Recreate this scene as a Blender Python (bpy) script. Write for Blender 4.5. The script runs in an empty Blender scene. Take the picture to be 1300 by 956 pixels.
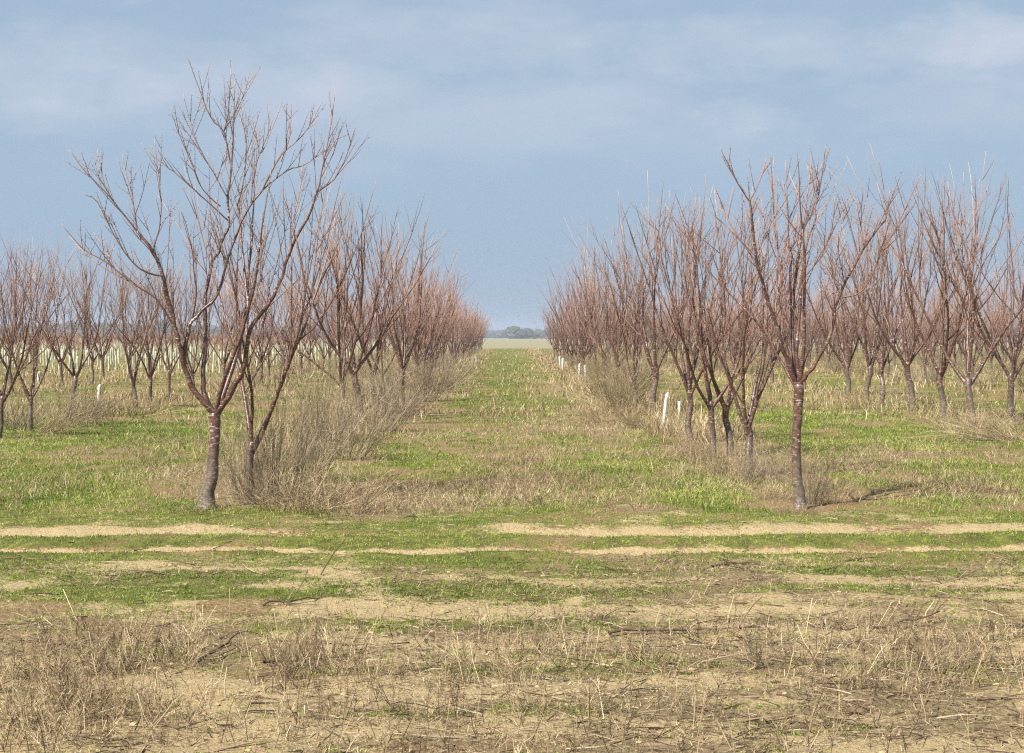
import bpy, math, random
import numpy as np
from mathutils import Vector

random.seed(7)
R = np.random.default_rng(7)
scene = bpy.context.scene
COL = scene.collection
EYE, F, CX, HY = 1.6, 1900.0, 645.0, 428.0      # eye height, focal length and horizon measured on the photograph


# ------------------------------------------------------------------ noise and terrain
def vnoise(x, y, seed=0):
    xi = np.floor(x).astype(np.int64); yi = np.floor(y).astype(np.int64)
    fx = x - xi; fy = y - yi
    fx = fx*fx*(3-2*fx); fy = fy*fy*(3-2*fy)

    def h(a, b):
        n = (a*374761393 + b*668265263 + seed*1274126177) & 0x7fffffff
        n = ((n ^ (n >> 13))*1274126177) & 0x7fffffff
        return ((n ^ (n >> 16)) & 0xffff)/65535.0
    a = h(xi, yi)*(1-fx)+h(xi+1, yi)*fx
    b = h(xi, yi+1)*(1-fx)+h(xi+1, yi+1)*fx
    return a*(1-fy)+b*fy


def fbm(x, y, sc, seed=0, o=4):
    x = np.asarray(x, float)*sc; y = np.asarray(y, float)*sc
    s = 0; a = 0.5; t = 0
    for k in range(o):
        s = s + a*vnoise(x*2**k, y*2**k, seed+k*17); t += a; a *= 0.55
    return s/t


def wob(x, y):                                   # the wheel tracks and strips wander a little
    return y + 0.30*(fbm(x, y*0.2, 0.35, 3)-0.5) + 0.22*(fbm(x, y, 1.7, 5)-0.5) + 0.02*x*np.clip((14-y)/6, 0, 1)*0.5


def height(x, y):
    x = np.asarray(x, float); y = np.asarray(y, float)
    w = wob(x, y)
    z = 0.05*(fbm(x, y, 0.6, 11)-0.5)
    near = np.clip((26-y)/12, 0, 1)
    z = z + near*(0.045*(fbm(x, y, 3.2, 12)-0.5) + 0.020*(fbm(x, y, 11, 13)-0.5))
    z = z - 0.07*np.exp(-((w-11.28)/0.17)**2) - 0.055*np.exp(-((w-12.38)/0.22)**2) + 0.03*np.exp(-((w-10.95)/0.10)**2)
    z = z + 0.04*np.exp(-((w-11.8)/0.2)**2) - 0.02*np.exp(-((w-8.8)/0.3)**2)
    z = z + 0.03*(fbm(x, y, 2.0, 14)-0.5)*np.clip((9-y)/2, 0, 1)*2.2
    return z*np.clip(1.2-np.abs(y)/400, 0, 1)


def gp(px, py):
    d = EYE*F/(py-HY)
    return ((px-CX)/F*d, d)


def blobs(x, y, lst):
    px = CX + F*x/np.maximum(y, 1); py = HY + EYE*F/np.maximum(y, 1)
    s = np.zeros_like(px)
    for bx, by, wx, wy, k in lst:
        s = s + k*np.exp(-((px-bx)/wx)**2-((py-by)/wy)**2)
    return s


GREEN_SPOTS = [(200, 555, 150, 14, .35), (885, 630, 45, 16, .5), (60, 620, 80, 22, .3), (440, 565, 60, 18, .15),
               (645, 480, 16, 30, .3), (1110, 560, 130, 16, .15), (690, 560, 160, 40, .05), (1120, 600, 120, 24, .2),
               (830, 560, 40, 10, .3), (330, 650, 200, 12, .1), (860, 590, 60, 14, .25), (1010, 530, 60, 14, .3), (40, 545, 60, 12, .3)]
BROWN_SPOTS = [(640, 620, 130, 18, .25), (480, 640, 110, 18, .35), (800, 648, 90, 12, .3), (640, 535, 120, 12, .2),
               (1180, 625, 130, 16, .22), (1040, 590, 60, 20, .2), (330, 620, 60, 18, .4), (200, 610, 110, 14, .2),
               (660, 590, 60, 20, .2), (760, 540, 50, 18, .3), (1150, 578, 100, 7, .3)]


def masks(x, y):
    x = np.asarray(x, float); y = np.asarray(y, float)
    w = wob(x, y)
    nf = np.clip((13.5-y)/1.5, 0, 1); n4 = (fbm(x*0.30, y*2.6, 1.5, 25)-0.5)*nf*np.clip(np.abs(w-11.75)-0.75, 0.0, 0.5)*2
    n1 = fbm(x, y*0.6, 0.9, 21); n2 = fbm(x, y, 2.6, 22); n3 = fbm(x, y*0.5, 0.35, 23)
    g = np.interp(w, [5, 8.3, 8.6, 9.0, 9.3, 10.0, 10.4, 11.0, 11.12, 11.42, 11.52, 12.05, 12.2, 12.6, 12.8, 13.5, 14.0, 40, 200],
                  [.24, .38, .40, .50, .66, .66, .70, .72, .20, .20, .74, .72, .38, .44, .72, .68, .52, .50, .62])
    g = g + 0.8*(n1-0.5) + 0.9*(n2-0.5) + 0.35*(n3-0.5) + 0.03 + 0.10*np.exp(-((np.abs(x)-0.2)/1.6)**2)*np.clip((y-24)/20, 0, 1)
    g = g + 0.9*n4
    g = g + blobs(x, y, GREEN_SPOTS) - blobs(x, y, BROWN_SPOTS)
    s = np.interp(w, [5, 8.3, 8.5, 9.05, 9.3, 10.0, 10.6, 11.0, 11.12, 11.42, 11.54, 12.04, 12.18, 12.6, 12.85, 13.6, 14.2, 18],
                  [.60, .52, .78, .70, .48, .42, .25, .15, 1.12, 1.12, .0, .0, .84, .80, .36, .26, .05, -.1])
    s = s + blobs(x, y, [(470, 673, 190, 9, -.5), (820, 671, 260, 9, .15), (30, 699, 60, 5, -.3), (750, 697, 500, 5, .15), (1150, 680, 90, 6, -.2)])
    g = g + blobs(x, y, [(470, 673, 170, 9, .25)])
    s = s - 1.2*n4 + 1.3*(n2-0.5) + 1.1*(fbm(x*0.6, y*1.3, 1.1, 31)-0.5)
    d = np.interp(y, [5, 8.4, 8.7, 9.2, 10, 11.0, 11.2, 12.8, 14, 16, 40], [.8, .78, .4, .62, .68, .45, .05, .12, .45, .42, .4])
    d = d + 0.9*(fbm(x, y*0.7, 0.8, 41)-0.5) + 0.5*(fbm(x, y, 3, 42)-0.5) + blobs(x, y, BROWN_SPOTS)
    rows = np.exp(-((np.abs(x)-2.9)/0.9)**2)*np.clip((y-14)/4, 0, 1)
    d = d + 0.3*rows
    g = g - 0.25*rows
    return np.clip(g, 0, 1), np.clip(s, 0, 1), np.clip(d, 0, 1)


# ------------------------------------------------------------------ materials
def new_mat(name):
    m = bpy.data.materials.new(name); m.use_nodes = True
    nt = m.node_tree; b = nt.nodes['Principled BSDF']
    return m, nt, b


def N(nt, t, **kw):
    n = nt.nodes.new(t)
    for k, v in kw.items():
        if k.startswith('i_'):
            n.inputs[k[2:].replace('_', ' ')].default_value = v
        else:
            setattr(n, k, v)
    return n


def ramp(nt, stops):
    r = nt.nodes.new('ShaderNodeValToRGB')
    while len(r.color_ramp.elements) < len(stops):
        r.color_ramp.elements.new(0.5)
    for e, (p, c) in zip(r.color_ramp.elements, stops):
        e.position = p; e.color = (*c, 1)
    return r


def mix(nt, fac, a, b):
    m = nt.nodes.new('ShaderNodeMix'); m.data_type = 'RGBA'
    for sock, v in ((m.inputs['Factor'], fac), (m.inputs['A'], a), (m.inputs['B'], b)):
        if isinstance(v, bpy.types.NodeSocket):
            nt.links.new(v, sock)
        else:
            sock.default_value = v if not isinstance(v, tuple) else (*v, 1)
    return m.outputs['Result']


def tint_mat(name, stops, rough=0.8, spec=0.25, transl=0.0, vary=None):
    """colour runs over the per-piece 'tint' value: every blade or stem has its own shade of the plant's colour"""
    m, nt, b = new_mat(name)
    at = N(nt, 'ShaderNodeAttribute', attribute_name='tint')
    r = ramp(nt, stops)
    nt.links.new(at.outputs['Fac'], r.inputs['Fac'])
    nt.links.new(r.outputs['Color'], b.inputs['Base Color'])
    if vary:      # every tree has its own mixture of red-brown and grey-brown bark
        oi = N(nt, 'ShaderNodeObjectInfo'); mm = N(nt, 'ShaderNodeMath', operation='MULTIPLY')
        nt.links.new(oi.outputs['Random'], mm.inputs[0]); mm.inputs[1].default_value = 0.45
        r2 = ramp(nt, vary); nt.links.new(at.outputs['Fac'], r2.inputs['Fac'])
        nt.links.new(mix(nt, mm.outputs[0], r.outputs['Color'], r2.outputs['Color']), b.inputs['Base Color'])
    b.inputs['Roughness'].default_value = rough
    b.inputs['Specular IOR Level'].default_value = spec
    if transl:
        t = N(nt, 'ShaderNodeBsdfTranslucent'); nt.links.new(r.outputs['Color'], t.inputs['Color'])
        ms = N(nt, 'ShaderNodeMixShader'); ms.inputs[0].default_value = transl
        nt.links.new(b.outputs[0], ms.inputs[1]); nt.links.new(t.outputs[0], ms.inputs[2])
        nt.links.new(ms.outputs[0], nt.nodes['Material Output'].inputs['Surface'])
    return m


def bark_mat(name):
    """cherry-like bark: old grey-brown at the foot, glossy red-brown higher up, with short pale cross bands"""
    m, nt, b = new_mat(name)
    tc = N(nt, 'ShaderNodeTexCoord'); O = tc.outputs['Object']

    def nz(scale, sc, det, rough=0.6):
        mp = N(nt, 'ShaderNodeMapping'); mp.inputs['Scale'].default_value = scale
        nt.links.new(O, mp.inputs['Vector'])
        n = N(nt, 'ShaderNodeTexNoise', i_Scale=sc, i_Detail=det, i_Roughness=rough)
        nt.links.new(mp.outputs[0], n.inputs['Vector']); return n.outputs['Fac']
    band = nz((16, 16, 62), 1.0, 3.0); patch = nz((1, 1, 0.5), 7.0, 4.0); grain = nz((1, 1, 1), 22.0, 5.0); big = nz((1, 1, 1), 3.5, 4.0)
    red = ramp(nt, [(0.3, (0.035, 0.018, 0.014)), (0.55, (0.105, 0.047, 0.034)), (0.75, (0.22, 0.12, 0.085))]); nt.links.new(grain, red.inputs['Fac'])
    grey = ramp(nt, [(0.3, (0.055, 0.042, 0.032)), (0.55, (0.15, 0.115, 0.085)), (0.75, (0.25, 0.205, 0.15))]); nt.links.new(grain, grey.inputs['Fac'])
    sep = N(nt, 'ShaderNodeSeparateXYZ'); nt.links.new(O, sep.inputs[0])
    ad = N(nt, 'ShaderNodeMath', operation='MULTIPLY_ADD'); nt.links.new(big, ad.inputs[0]); ad.inputs[1].default_value = 1.5; nt.links.new(sep.outputs['Z'], ad.inputs[2])
    mr = N(nt, 'ShaderNodeMapRange', interpolation_type='SMOOTHSTEP'); mr.inputs['From Min'].default_value = 0.75; mr.inputs['From Max'].default_value = 1.75
    nt.links.new(ad.outputs[0], mr.inputs['Value'])
    c = mix(nt, mr.outputs[0], grey.outputs['Color'], red.outputs['Color'])
    r1 = ramp(nt, [(0.56, (0, 0, 0)), (0.64, (1, 1, 1))]); nt.links.new(band, r1.inputs['Fac'])
    r2 = ramp(nt, [(0.45, (0.15,)*3), (0.60, (1, 1, 1))]); nt.links.new(patch, r2.inputs['Fac'])
    mu = N(nt, 'ShaderNodeMath', operation='MULTIPLY'); nt.links.new(r1.outputs['Color'], mu.inputs[0]); nt.links.new(r2.outputs['Color'], mu.inputs[1])
    c = mix(nt, mu.outputs[0], c, (0.42, 0.34, 0.30))
    r3 = ramp(nt, [(0.60, (0, 0, 0)), (0.70, (0.5,)*3)]); nt.links.new(big, r3.inputs['Fac'])
    c = mix(nt, r3.outputs['Color'], c, (0.20, 0.18, 0.11))
    nt.links.new(c, b.inputs['Base Color']); b.inputs['Roughness'].default_value = 0.38
    bp = N(nt, 'ShaderNodeBump', i_Strength=0.5, i_Distance=0.008)
    nt.links.new(band, bp.inputs['Height']); nt.links.new(bp.outputs[0], b.inputs['Normal'])
    return m


M = {}
M['bark'] = M['limb'] = bark_mat('fruit_tree_bark')
M['twig'] = tint_mat('twig_bark', [(0, (0.075, 0.035, 0.026)), (0.5, (0.27, 0.135, 0.09)), (1, (0.54, 0.34, 0.22))], 0.45, 0.4, vary=[(0, (0.075, 0.055, 0.042)), (0.5, (0.21, 0.16, 0.12)), (1, (0.42, 0.34, 0.25))])
M['fartwig'] = tint_mat('far_twig_bark', [(0, (0.10, 0.046, 0.034)), (0.5, (0.33, 0.175, 0.12)), (1, (0.56, 0.36, 0.25))], 0.6, 0.3, vary=[(0, (0.075, 0.055, 0.042)), (0.5, (0.21, 0.16, 0.12)), (1, (0.42, 0.34, 0.25))])
M['green'] = tint_mat('fresh_grass', [(0, (0.055, 0.085, 0.012)), (0.40, (0.17, 0.245, 0.032)), (0.75, (0.34, 0.385, 0.07)), (1, (0.48, 0.43, 0.16))], 0.55, 0.3, 0.3)
M['straw'] = tint_mat('straw', [(0, (0.15, 0.10, 0.05)), (0.5, (0.35, 0.265, 0.14)), (0.85, (0.52, 0.42, 0.24)), (1, (0.66, 0.56, 0.36))], 0.75, 0.25, 0.15)
M['weed'] = tint_mat('dead_weed_stem', [(0, (0.065, 0.042, 0.025)), (0.5, (0.26, 0.185, 0.105)), (1, (0.56, 0.45, 0.27))], 0.8)
M['shrub'] = tint_mat('dry_shrub_stem', [(0, (0.06, 0.044, 0.03)), (0.5, (0.24, 0.18, 0.115)), (1, (0.48, 0.39, 0.26))], 0.8)
M['shrubolive'] = tint_mat('olive_shrub_stem', [(0, (0.085, 0.06, 0.035)), (0.5, (0.25, 0.19, 0.10)), (1, (0.44, 0.36, 0.21))], 0.8)
M['stick'] = tint_mat('dead_stick', [(0, (0.06, 0.04, 0.028)), (0.5, (0.19, 0.13, 0.085)), (1, (0.42, 0.33, 0.22))], 0.85)
M['clod'] = tint_mat('soil_clod', [(0, (0.20, 0.13, 0.06)), (1, (0.44, 0.34, 0.19))], 0.95)
M['wood'] = tint_mat('far_wood_foliage', [(0, (0.035, 0.04, 0.03)), (1, (0.08, 0.085, 0.06))], 0.95)


def plain_noise_mat(name, a, b_, sc, rough=0.6):
    m, nt, b = new_mat(name)
    tc = N(nt, 'ShaderNodeTexCoord'); n = N(nt, 'ShaderNodeTexNoise', i_Scale=sc, i_Detail=5.0)
    nt.links.new(tc.outputs['Object'], n.inputs['Vector'])
    r = ramp(nt, [(0.35, a), (0.65, b_)]); nt.links.new(n.outputs['Fac'], r.inputs['Fac'])
    nt.links.new(r.outputs['Color'], b.inputs['Base Color']); b.inputs['Roughness'].default_value = rough
    return m


M['white'] = plain_noise_mat('white_guard_plastic', (0.34, 0.33, 0.25), (0.66, 0.66, 0.60), 14.0, 0.6)
M['stake'] = plain_noise_mat('pale_stake_wood', (0.42, 0.36, 0.25), (0.62, 0.56, 0.42), 20.0, 0.8)


def ground_mat():
    m, nt, b = new_mat('orchard_ground')
    tc = N(nt, 'ShaderNodeTexCoord')
    P = tc.outputs['Object']

    def noise(sc, det=5.0, rough=0.6, vec=None):
        n = N(nt, 'ShaderNodeTexNoise', i_Scale=sc, i_Detail=det, i_Roughness=rough)
        nt.links.new(vec or P, n.inputs['Vector']); return n.outputs['Fac']

    def math_(op, a, c):
        n = N(nt, 'ShaderNodeMath', operation=op)
        for i, v in enumerate((a, c)):
            if isinstance(v, bpy.types.NodeSocket):
                nt.links.new(v, n.inputs[i])
            else:
                n.inputs[i].default_value = v
        return n.outputs[0]

    def soft(attr, nz, amt, lo, hi):
        a = N(nt, 'ShaderNodeAttribute', attribute_name=attr).outputs['Fac']
        v = math_('ADD', a, math_('MULTIPLY', math_('SUBTRACT', nz, 0.5), amt))
        mr = N(nt, 'ShaderNodeMapRange', interpolation_type='SMOOTHSTEP'); mr.inputs['From Min'].default_value = lo
        mr.inputs['From Max'].default_value = hi; nt.links.new(v, mr.inputs['Value'])
        return mr.outputs['Result']
    lump = noise(5.0, 6.0, 0.65); fine = noise(38, 6.0, 0.7); midn = noise(9, 5.0); broad = noise(1.6, 5.0); grit = noise(150, 3.0, 0.7)
    soil = ramp(nt, [(0.3, (0.10, 0.062, 0.028)), (0.5, (0.25, 0.17, 0.08)), (0.7, (0.40, 0.29, 0.145))])
    nt.links.new(fine, soil.inputs['Fac'])
    sand = ramp(nt, [(0.34, (0.22, 0.15, 0.07)), (0.47, (0.40, 0.30, 0.155)), (0.68, (0.54, 0.43, 0.245))])
    nt.links.new(math_('ADD', math_('MULTIPLY', fine, 0.5), math_('MULTIPLY', grit, 0.5)), sand.inputs['Fac'])
    grn = ramp(nt, [(0.3, (0.06, 0.058, 0.018)), (0.55, (0.14, 0.15, 0.034)), (0.75, (0.27, 0.245, 0.07))])
    nt.links.new(midn, grn.inputs['Fac'])
    thatch = ramp(nt, [(0.3, (0.10, 0.07, 0.035)), (0.5, (0.24, 0.18, 0.095)), (0.7, (0.38, 0.30, 0.16))])
    nt.links.new(fine, thatch.inputs['Fac'])
    rust = mix(nt, fine, (0.10, 0.055, 0.03), (0.27, 0.15, 0.08))
    rm = N(nt, 'ShaderNodeMapRange', interpolation_type='SMOOTHSTEP'); rm.inputs['From Min'].default_value = 0.52; rm.inputs['From Max'].default_value = 0.62; nt.links.new(noise(0.8, 6.0, 0.7), rm.inputs['Value'])
    th2 = mix(nt, math_('MULTIPLY', rm.outputs['Result'], 0.6), thatch.outputs['Color'], rust)
    c = mix(nt, soft('dead', midn, 0.9, 0.25, 0.75), soil.outputs['Color'], th2)
    c = mix(nt, soft('green', midn, 1.1, 0.35, 0.75), c, grn.outputs['Color'])
    c = mix(nt, soft('sand', math_('ADD', math_('MULTIPLY', fine, 0.55), math_('MULTIPLY', lump, 0.45)), 2.6, 0.38, 0.80), c, sand.outputs['Color'])
    # beyond the orchard: pale stubble field
    c = mix(nt, N(nt, 'ShaderNodeAttribute', attribute_name='field').outputs['Fac'], c,
            mix(nt, broad, (0.21, 0.19, 0.11), (0.28, 0.25, 0.15)))
    nt.links.new(c, b.inputs['Base Color'])
    b.inputs['Roughness'].default_value = 0.95; b.inputs['Specular IOR Level'].default_value = 0.15
    h = math_('ADD', math_('MULTIPLY', fine, 0.6), math_('MULTIPLY', midn, 0.6))
    bp = N(nt, 'ShaderNodeBump', i_Strength=1.0, i_Distance=0.05)
    nt.links.new(h, bp.inputs['Height']); nt.links.new(bp.outputs[0], b.inputs['Normal'])
    return m


M['ground'] = ground_mat()


# ------------------------------------------------------------------ mesh builders
def make_mesh(name, V, T, mat, tint=None, smooth=False, attrs=None):
    me = bpy.data.meshes.new(name)
    V = np.ascontiguousarray(V, np.float32); T = np.ascontiguousarray(T, np.int32)
    k = T.shape[1]
    me.vertices.add(len(V)); me.vertices.foreach_set('co', V.ravel())
    me.loops.add(T.size); me.loops.foreach_set('vertex_index', T.ravel())
    me.polygons.add(len(T)); me.polygons.foreach_set('loop_start', np.arange(0, T.size, k, dtype=np.int32))
    me.polygons.foreach_set('use_smooth', np.full(len(T), smooth))
    me.materials.append(mat)
    if tint is not None:
        a = me.attributes.new('tint', 'FLOAT', 'POINT'); a.data.foreach_set('value', np.ascontiguousarray(tint, np.float32))
    for n_, v in (attrs or {}).items():
        a = me.attributes.new(n_, 'FLOAT', 'POINT'); a.data.foreach_set('value', np.ascontiguousarray(v, np.float32))
    me.update(calc_edges=True)
    return me


def link(name, me, parent=None, loc=None):
    o = bpy.data.objects.new(name, me); COL.objects.link(o)
    if parent is not None: o.parent = parent
    if loc is not None: o.location = loc
    return o


def tag(o, label=None, cat=None, group=None, kind=None):
    if label: o['label'] = label
    if cat: o['category'] = cat
    if group: o['group'] = group
    if kind: o['kind'] = kind
    return o


class MB:
    """collects triangles"""
    def __init__(s): s.V = []; s.T = []; s.C = []; s.n = 0

    def add(s, V, T, c):
        s.V.append(V); s.T.append(T+s.n); s.C.append(np.broadcast_to(c, (len(V),)).astype(np.float32)); s.n += len(V)

    def tube(s, P, r, k=5, c=0.5, cap=True, jit=0.0):
        P = np.asarray(P, float); n = len(P); r = np.broadcast_to(np.asarray(r, float), (n,))
        t = np.gradient(P, axis=0); t /= np.linalg.norm(t, axis=1)[:, None]+1e-9
        ref = np.array([1.0, 0.13, 0.07]) if abs(t.mean(0)[0]) < 0.7 else np.array([0.1, 0.2, 1.0])
        u = ref-(t@ref)[:, None]*t; u /= np.linalg.norm(u, axis=1)[:, None]
        v = np.cross(t, u)
        a = np.arange(k)*2*math.pi/k
        rr = r[:, None]*np.ones((1, k))
        if jit: rr = rr*(1+jit*(R.random((n, k))-0.5))
        V = P[:, None, :]+rr[..., None]*(np.cos(a)[None, :, None]*u[:, None, :]+np.sin(a)[None, :, None]*v[:, None, :])
        V = V.reshape(-1, 3)
        i = np.arange(n-1)[:, None]*k; j = np.arange(k)[None, :]; j2 = (j+1) % k
        A = (i+j).ravel(); B = (i+j2).ravel(); C_ = (i+k+j2).ravel(); D = (i+k+j).ravel()
        T = np.concatenate([np.stack([A, B, C_], 1), np.stack([A, C_, D], 1)])
        if cap:
            V = np.concatenate([V, P[-1:]+t[-1:]*r[-1]*0.6]); m = n*k
            jj = np.arange(k); T = np.concatenate([T, np.stack([(n-1)*k+jj, (n-1)*k+(jj+1) % k, np.full(k, m)], 1)])
        s.add(V, T, c)

    def cones(s, base, tip, r, c, bend=None):
        """many thin three-sided stems at once; with bend (n,3) each has a middle ring moved sideways"""
        n = len(base); ax = tip-base
        ref = R.normal(size=(n, 3)); u = np.cross(ax, ref); u /= np.linalg.norm(u, axis=1)[:, None]+1e-9
        v = np.cross(ax, u); v /= np.linalg.norm(v, axis=1)[:, None]+1e-9
        r = np.broadcast_to(np.asarray(r, float), (n,))[:, None]
        c = np.broadcast_to(np.asarray(c, float), (n,))
        ring = [math.cos(q)*u+math.sin(q)*v for q in (0, 2.094, 4.189)]
        if bend is None:
            V = np.stack([base+r*q for q in ring]+[tip], 1); b4 = np.arange(n)[:, None]*4
            T = np.concatenate([b4+np.array(q) for q in ([0, 1, 3], [1, 2, 3], [2, 0, 3])])
            s.add(V.reshape(-1, 3), T, np.repeat(c, 4))
        else:
            mid = base+0.55*ax+bend
            V = np.stack([base+r*q for q in ring]+[mid+0.7*r*q for q in ring]+[tip], 1); b7 = np.arange(n)[:, None]*7
            fs = []
            for a in range(3):
                b_ = (a+1) % 3
                fs += [[a, b_, 3+b_], [a, 3+b_, 3+a], [3+a, 3+b_, 6]]
            T = np.concatenate([b7+np.array(q) for q in fs])
            s.add(V.reshape(-1, 3), T, np.repeat(c, 7))

    def blades(s, base, tip, w, c, bend):
        n = len(base); ax = tip-base
        a = R.random(n)*math.pi; u = np.stack([np.cos(a), np.sin(a), 0*a], 1)
        w = np.broadcast_to(np.asarray(w, float), (n,))[:, None]
        c = np.broadcast_to(np.asarray(c, float), (n,))
        mid = base+0.55*ax+bend
        V = np.stack([base-u*w/2, base+u*w/2, mid-u*w*0.42, mid+u*w*0.42, tip], 1); b5 = np.arange(n)[:, None]*5
        T = np.concatenate([b5+np.array(q) for q in ([0, 1, 3], [0, 3, 2], [2, 3, 4])])
        s.add(V.reshape(-1, 3), T, np.repeat(c, 5))

    def mesh(s, name, mat, smooth=False):
        return make_mesh(name, np.concatenate(s.V), np.concatenate(s.T), mat, np.concatenate(s.C), smooth)


# ------------------------------------------------------------------ ground
def build_ground():
    xs = np.concatenate([-np.geomspace(11, 2600, 70)[::-1], np.arange(-10.95, 10.96, 0.06), np.geomspace(11, 2600, 70)])
    ys = np.concatenate([-np.geomspace(0.5, 300, 25)[::-1], np.arange(0, 4.2, 0.2), np.arange(4.3, 19, 0.045), np.geomspace(19.05, 2600, 330)])
    X, Y = np.meshgrid(xs, ys)
    Z = height(X, Y)
    g, s, d = masks(X, Y)
    bound = 205.0
    f = np.clip((Y-bound)/12, 0, 1)
    ny, nx = X.shape
    V = np.stack([X, Y, Z], -1).reshape(-1, 3)
    i = (np.arange(ny-1)[:, None]*nx+np.arange(nx-1)[None, :]).ravel()
    Q = np.stack([i, i+1, i+nx+1, i+nx], 1)
    me = make_mesh('ground', V, Q, M['ground'], smooth=True,
                   attrs={'green': g.ravel(), 'sand': s.ravel(), 'dead': d.ravel(), 'field': f.ravel()})
    o = link('ground', me)
    tag(o, 'flat orchard ground with bare sandy wheel tracks and patchy grass', 'ground', None, 'structure')


build_ground()


# ------------------------------------------------------------------ scattering of ground cover
def scatter(n, d0, d1, ex, side=0.40, pad=1.2, mask=None):
    """points in the wedge in front of the viewer, thinning with distance as d**-ex"""
    u = np.linspace(0, 1, 4000); dd = d0+(d1-d0)*u
    pdf = (side*dd+pad)*dd**(-ex); cdf = np.cumsum(pdf); cdf /= cdf[-1]
    y = np.interp(R.random(n), cdf, dd); x = (R.random(n)*2-1)*(side*y+pad)
    if mask is not None:
        k = R.random(n) < mask(x, y); x, y = x[k], y[k]
    return x, y


def xyz(x, y, dz=0.0):
    return np.stack([x, y, height(x, y)+dz], 1)


def tufts(x, y, k, rad):
    x = np.repeat(x, k); y = np.repeat(y, k)
    a = R.random(len(x))*6.283; q = rad*np.sqrt(R.random(len(x)))*np.clip(y/14, 0.7, 4)
    return x+q*np.cos(a), y+q*np.sin(a)


def grass_layer(mb, n, d0, d1, ex, mask, k, rad, h, w, lean, tintfn):
    x, y = scatter(n, d0, d1, ex, mask=mask)
    hh = h[0]+(h[1]-h[0])*R.random(len(x))**1.6
    hh = np.repeat(hh, k)
    x, y = tufts(x, y, k, rad)
    m = len(x); hh = hh*(0.6+0.7*R.random(m))
    b = xyz(x, y, -0.004)
    dirn = R.normal(size=(m, 3))*[1, 1, 0]*lean; dirn[:, 2] = 1
    dirn /= np.linalg.norm(dirn, axis=1)[:, None]
    tip = b+dirn*hh[:, None]
    bend = R.normal(size=(m, 3))*(hh*0.12)[:, None]; bend[:, 2] = hh*0.08
    ww = w*(0.6+0.8*R.random(m))*np.clip(y/14, 1.0, 6)**0.8
    mb.blades(b, tip, ww, np.clip(tintfn(x, y), 0, 1), bend)


def tint_green(x, y):
    return 0.5+1.0*(fbm(x, y, 1.3, 61)-0.5)+0.7*(R.random(len(x))-0.5)


def tint_any(x, y):
    return 0.48+0.9*(fbm(x, y, 1.0, 62)-0.5)+0.8*(R.random(len(x))-0.5)


def mg(x, y): g, s, d = masks(x, y); return np.clip((g-0.30)*1.9, 0, 1)*(1-0.9*np.clip((s-0.5)*2.5, 0, 1))


def mstraw(x, y):
    g, s, d = masks(x, y); return np.clip((d-0.28)*1.3, 0.03, 1)*(1-0.85*np.clip((s-0.5)*2.5, 0, 1))


mb = MB()
grass_layer(mb, 105000, 5.3, 13.9, 0.9, mg, 5, 0.03, (0.010, 0.032), 0.0045, 0.8, tint_green)
grass_layer(mb, 95000, 13.6, 32, 1.8, mg, 5, 0.05, (0.015, 0.065), 0.0052, 0.6, tint_green)
grass_layer(mb, 34000, 30, 205, 1.7, mg, 5, 0.06, (0.03, 0.09), 0.008, 0.60, tint_green)
tag(link('green_grass', mb.mesh('green_grass', M['green'])), 'short fresh green grass growing in patches over the ground', 'grass', None, 'stuff')

mb = MB()
grass_layer(mb, 42000, 5.3, 14, 0.9, mstraw, 5, 0.06, (0.012, 0.055), 0.0035, 3.0, tint_any)
grass_layer(mb, 52000, 13.6, 32, 1.8, mstraw, 5, 0.07, (0.02, 0.12), 0.004, 0.9, tint_any)
grass_layer(mb, 34000, 30, 205, 1.6, mstraw, 5, 0.08, (0.07, 0.24), 0.009, 0.6, tint_any)


def mrow(x, y):
    p = 1.0*np.exp(-((np.abs(x)-3.1)/0.8)**2)*(x > 0)*np.clip((y-20)/6, 0, 1)+0.75*np.exp(-((x+3.3)/0.9)**2)*np.clip((y-17)/6, 0, 1)
    for q in (8.7, 14.4, 20):
        p = p+0.55*np.exp(-((np.abs(x)-q)/1.2)**2)*np.clip((y-24)/6, 0, 1)
    return np.clip(p*(0.3+1.3*fbm(x, y, 0.7, 71)-0.25), 0, 1)


grass_layer(mb, 52000, 18, 200, 1.5, mrow, 5, 0.10, (0.16, 0.46), 0.007, 0.42, tint_any)
tag(link('dry_grass', mb.mesh('dry_grass', M['straw'])), 'dry straw coloured grass tangled along the tree rows', 'grass', None, 'stuff')


# dead branching weeds: stem, side twigs
def weeds(mb, x, y, h, r, side=5, lean=0.25, spread=0.7):
    n = len(x); b = xyz(x, y, -0.01)
    d = R.normal(size=(n, 3))*[lean, lean, 0]; d[:, 2] = 1; d /= np.linalg.norm(d, axis=1)[:, None]
    tip = b+d*h[:, None]; c = np.clip(0.45+0.28*R.normal(size=n), 0, 1)
    mb.cones(b, tip, r, c, R.normal(size=(n, 3))*(h*0.05)[:, None])
    for _ in range(side):
        t = 0.15+0.7*R.random(n)
        s = b+(tip-b)*t[:, None]
        q = R.normal(size=(n, 3))*[spread, spread, 0.25]+d*0.9; q /= np.linalg.norm(q, axis=1)[:, None]
        L = h*(1-t)*(0.35+0.6*R.random(n))
        e = s+q*L[:, None]
        mb.cones(s, e, r*0.6, np.clip(c+0.15*R.normal(size=n), 0, 1))
        q2 = q+R.normal(size=(n, 3))*0.5
        s2 = s+(e-s)*0.5
        mb.cones(s2, s2+q2*(L*0.4)[:, None], r*0.45, np.clip(c+0.15*R.normal(size=n), 0, 1))


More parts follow.
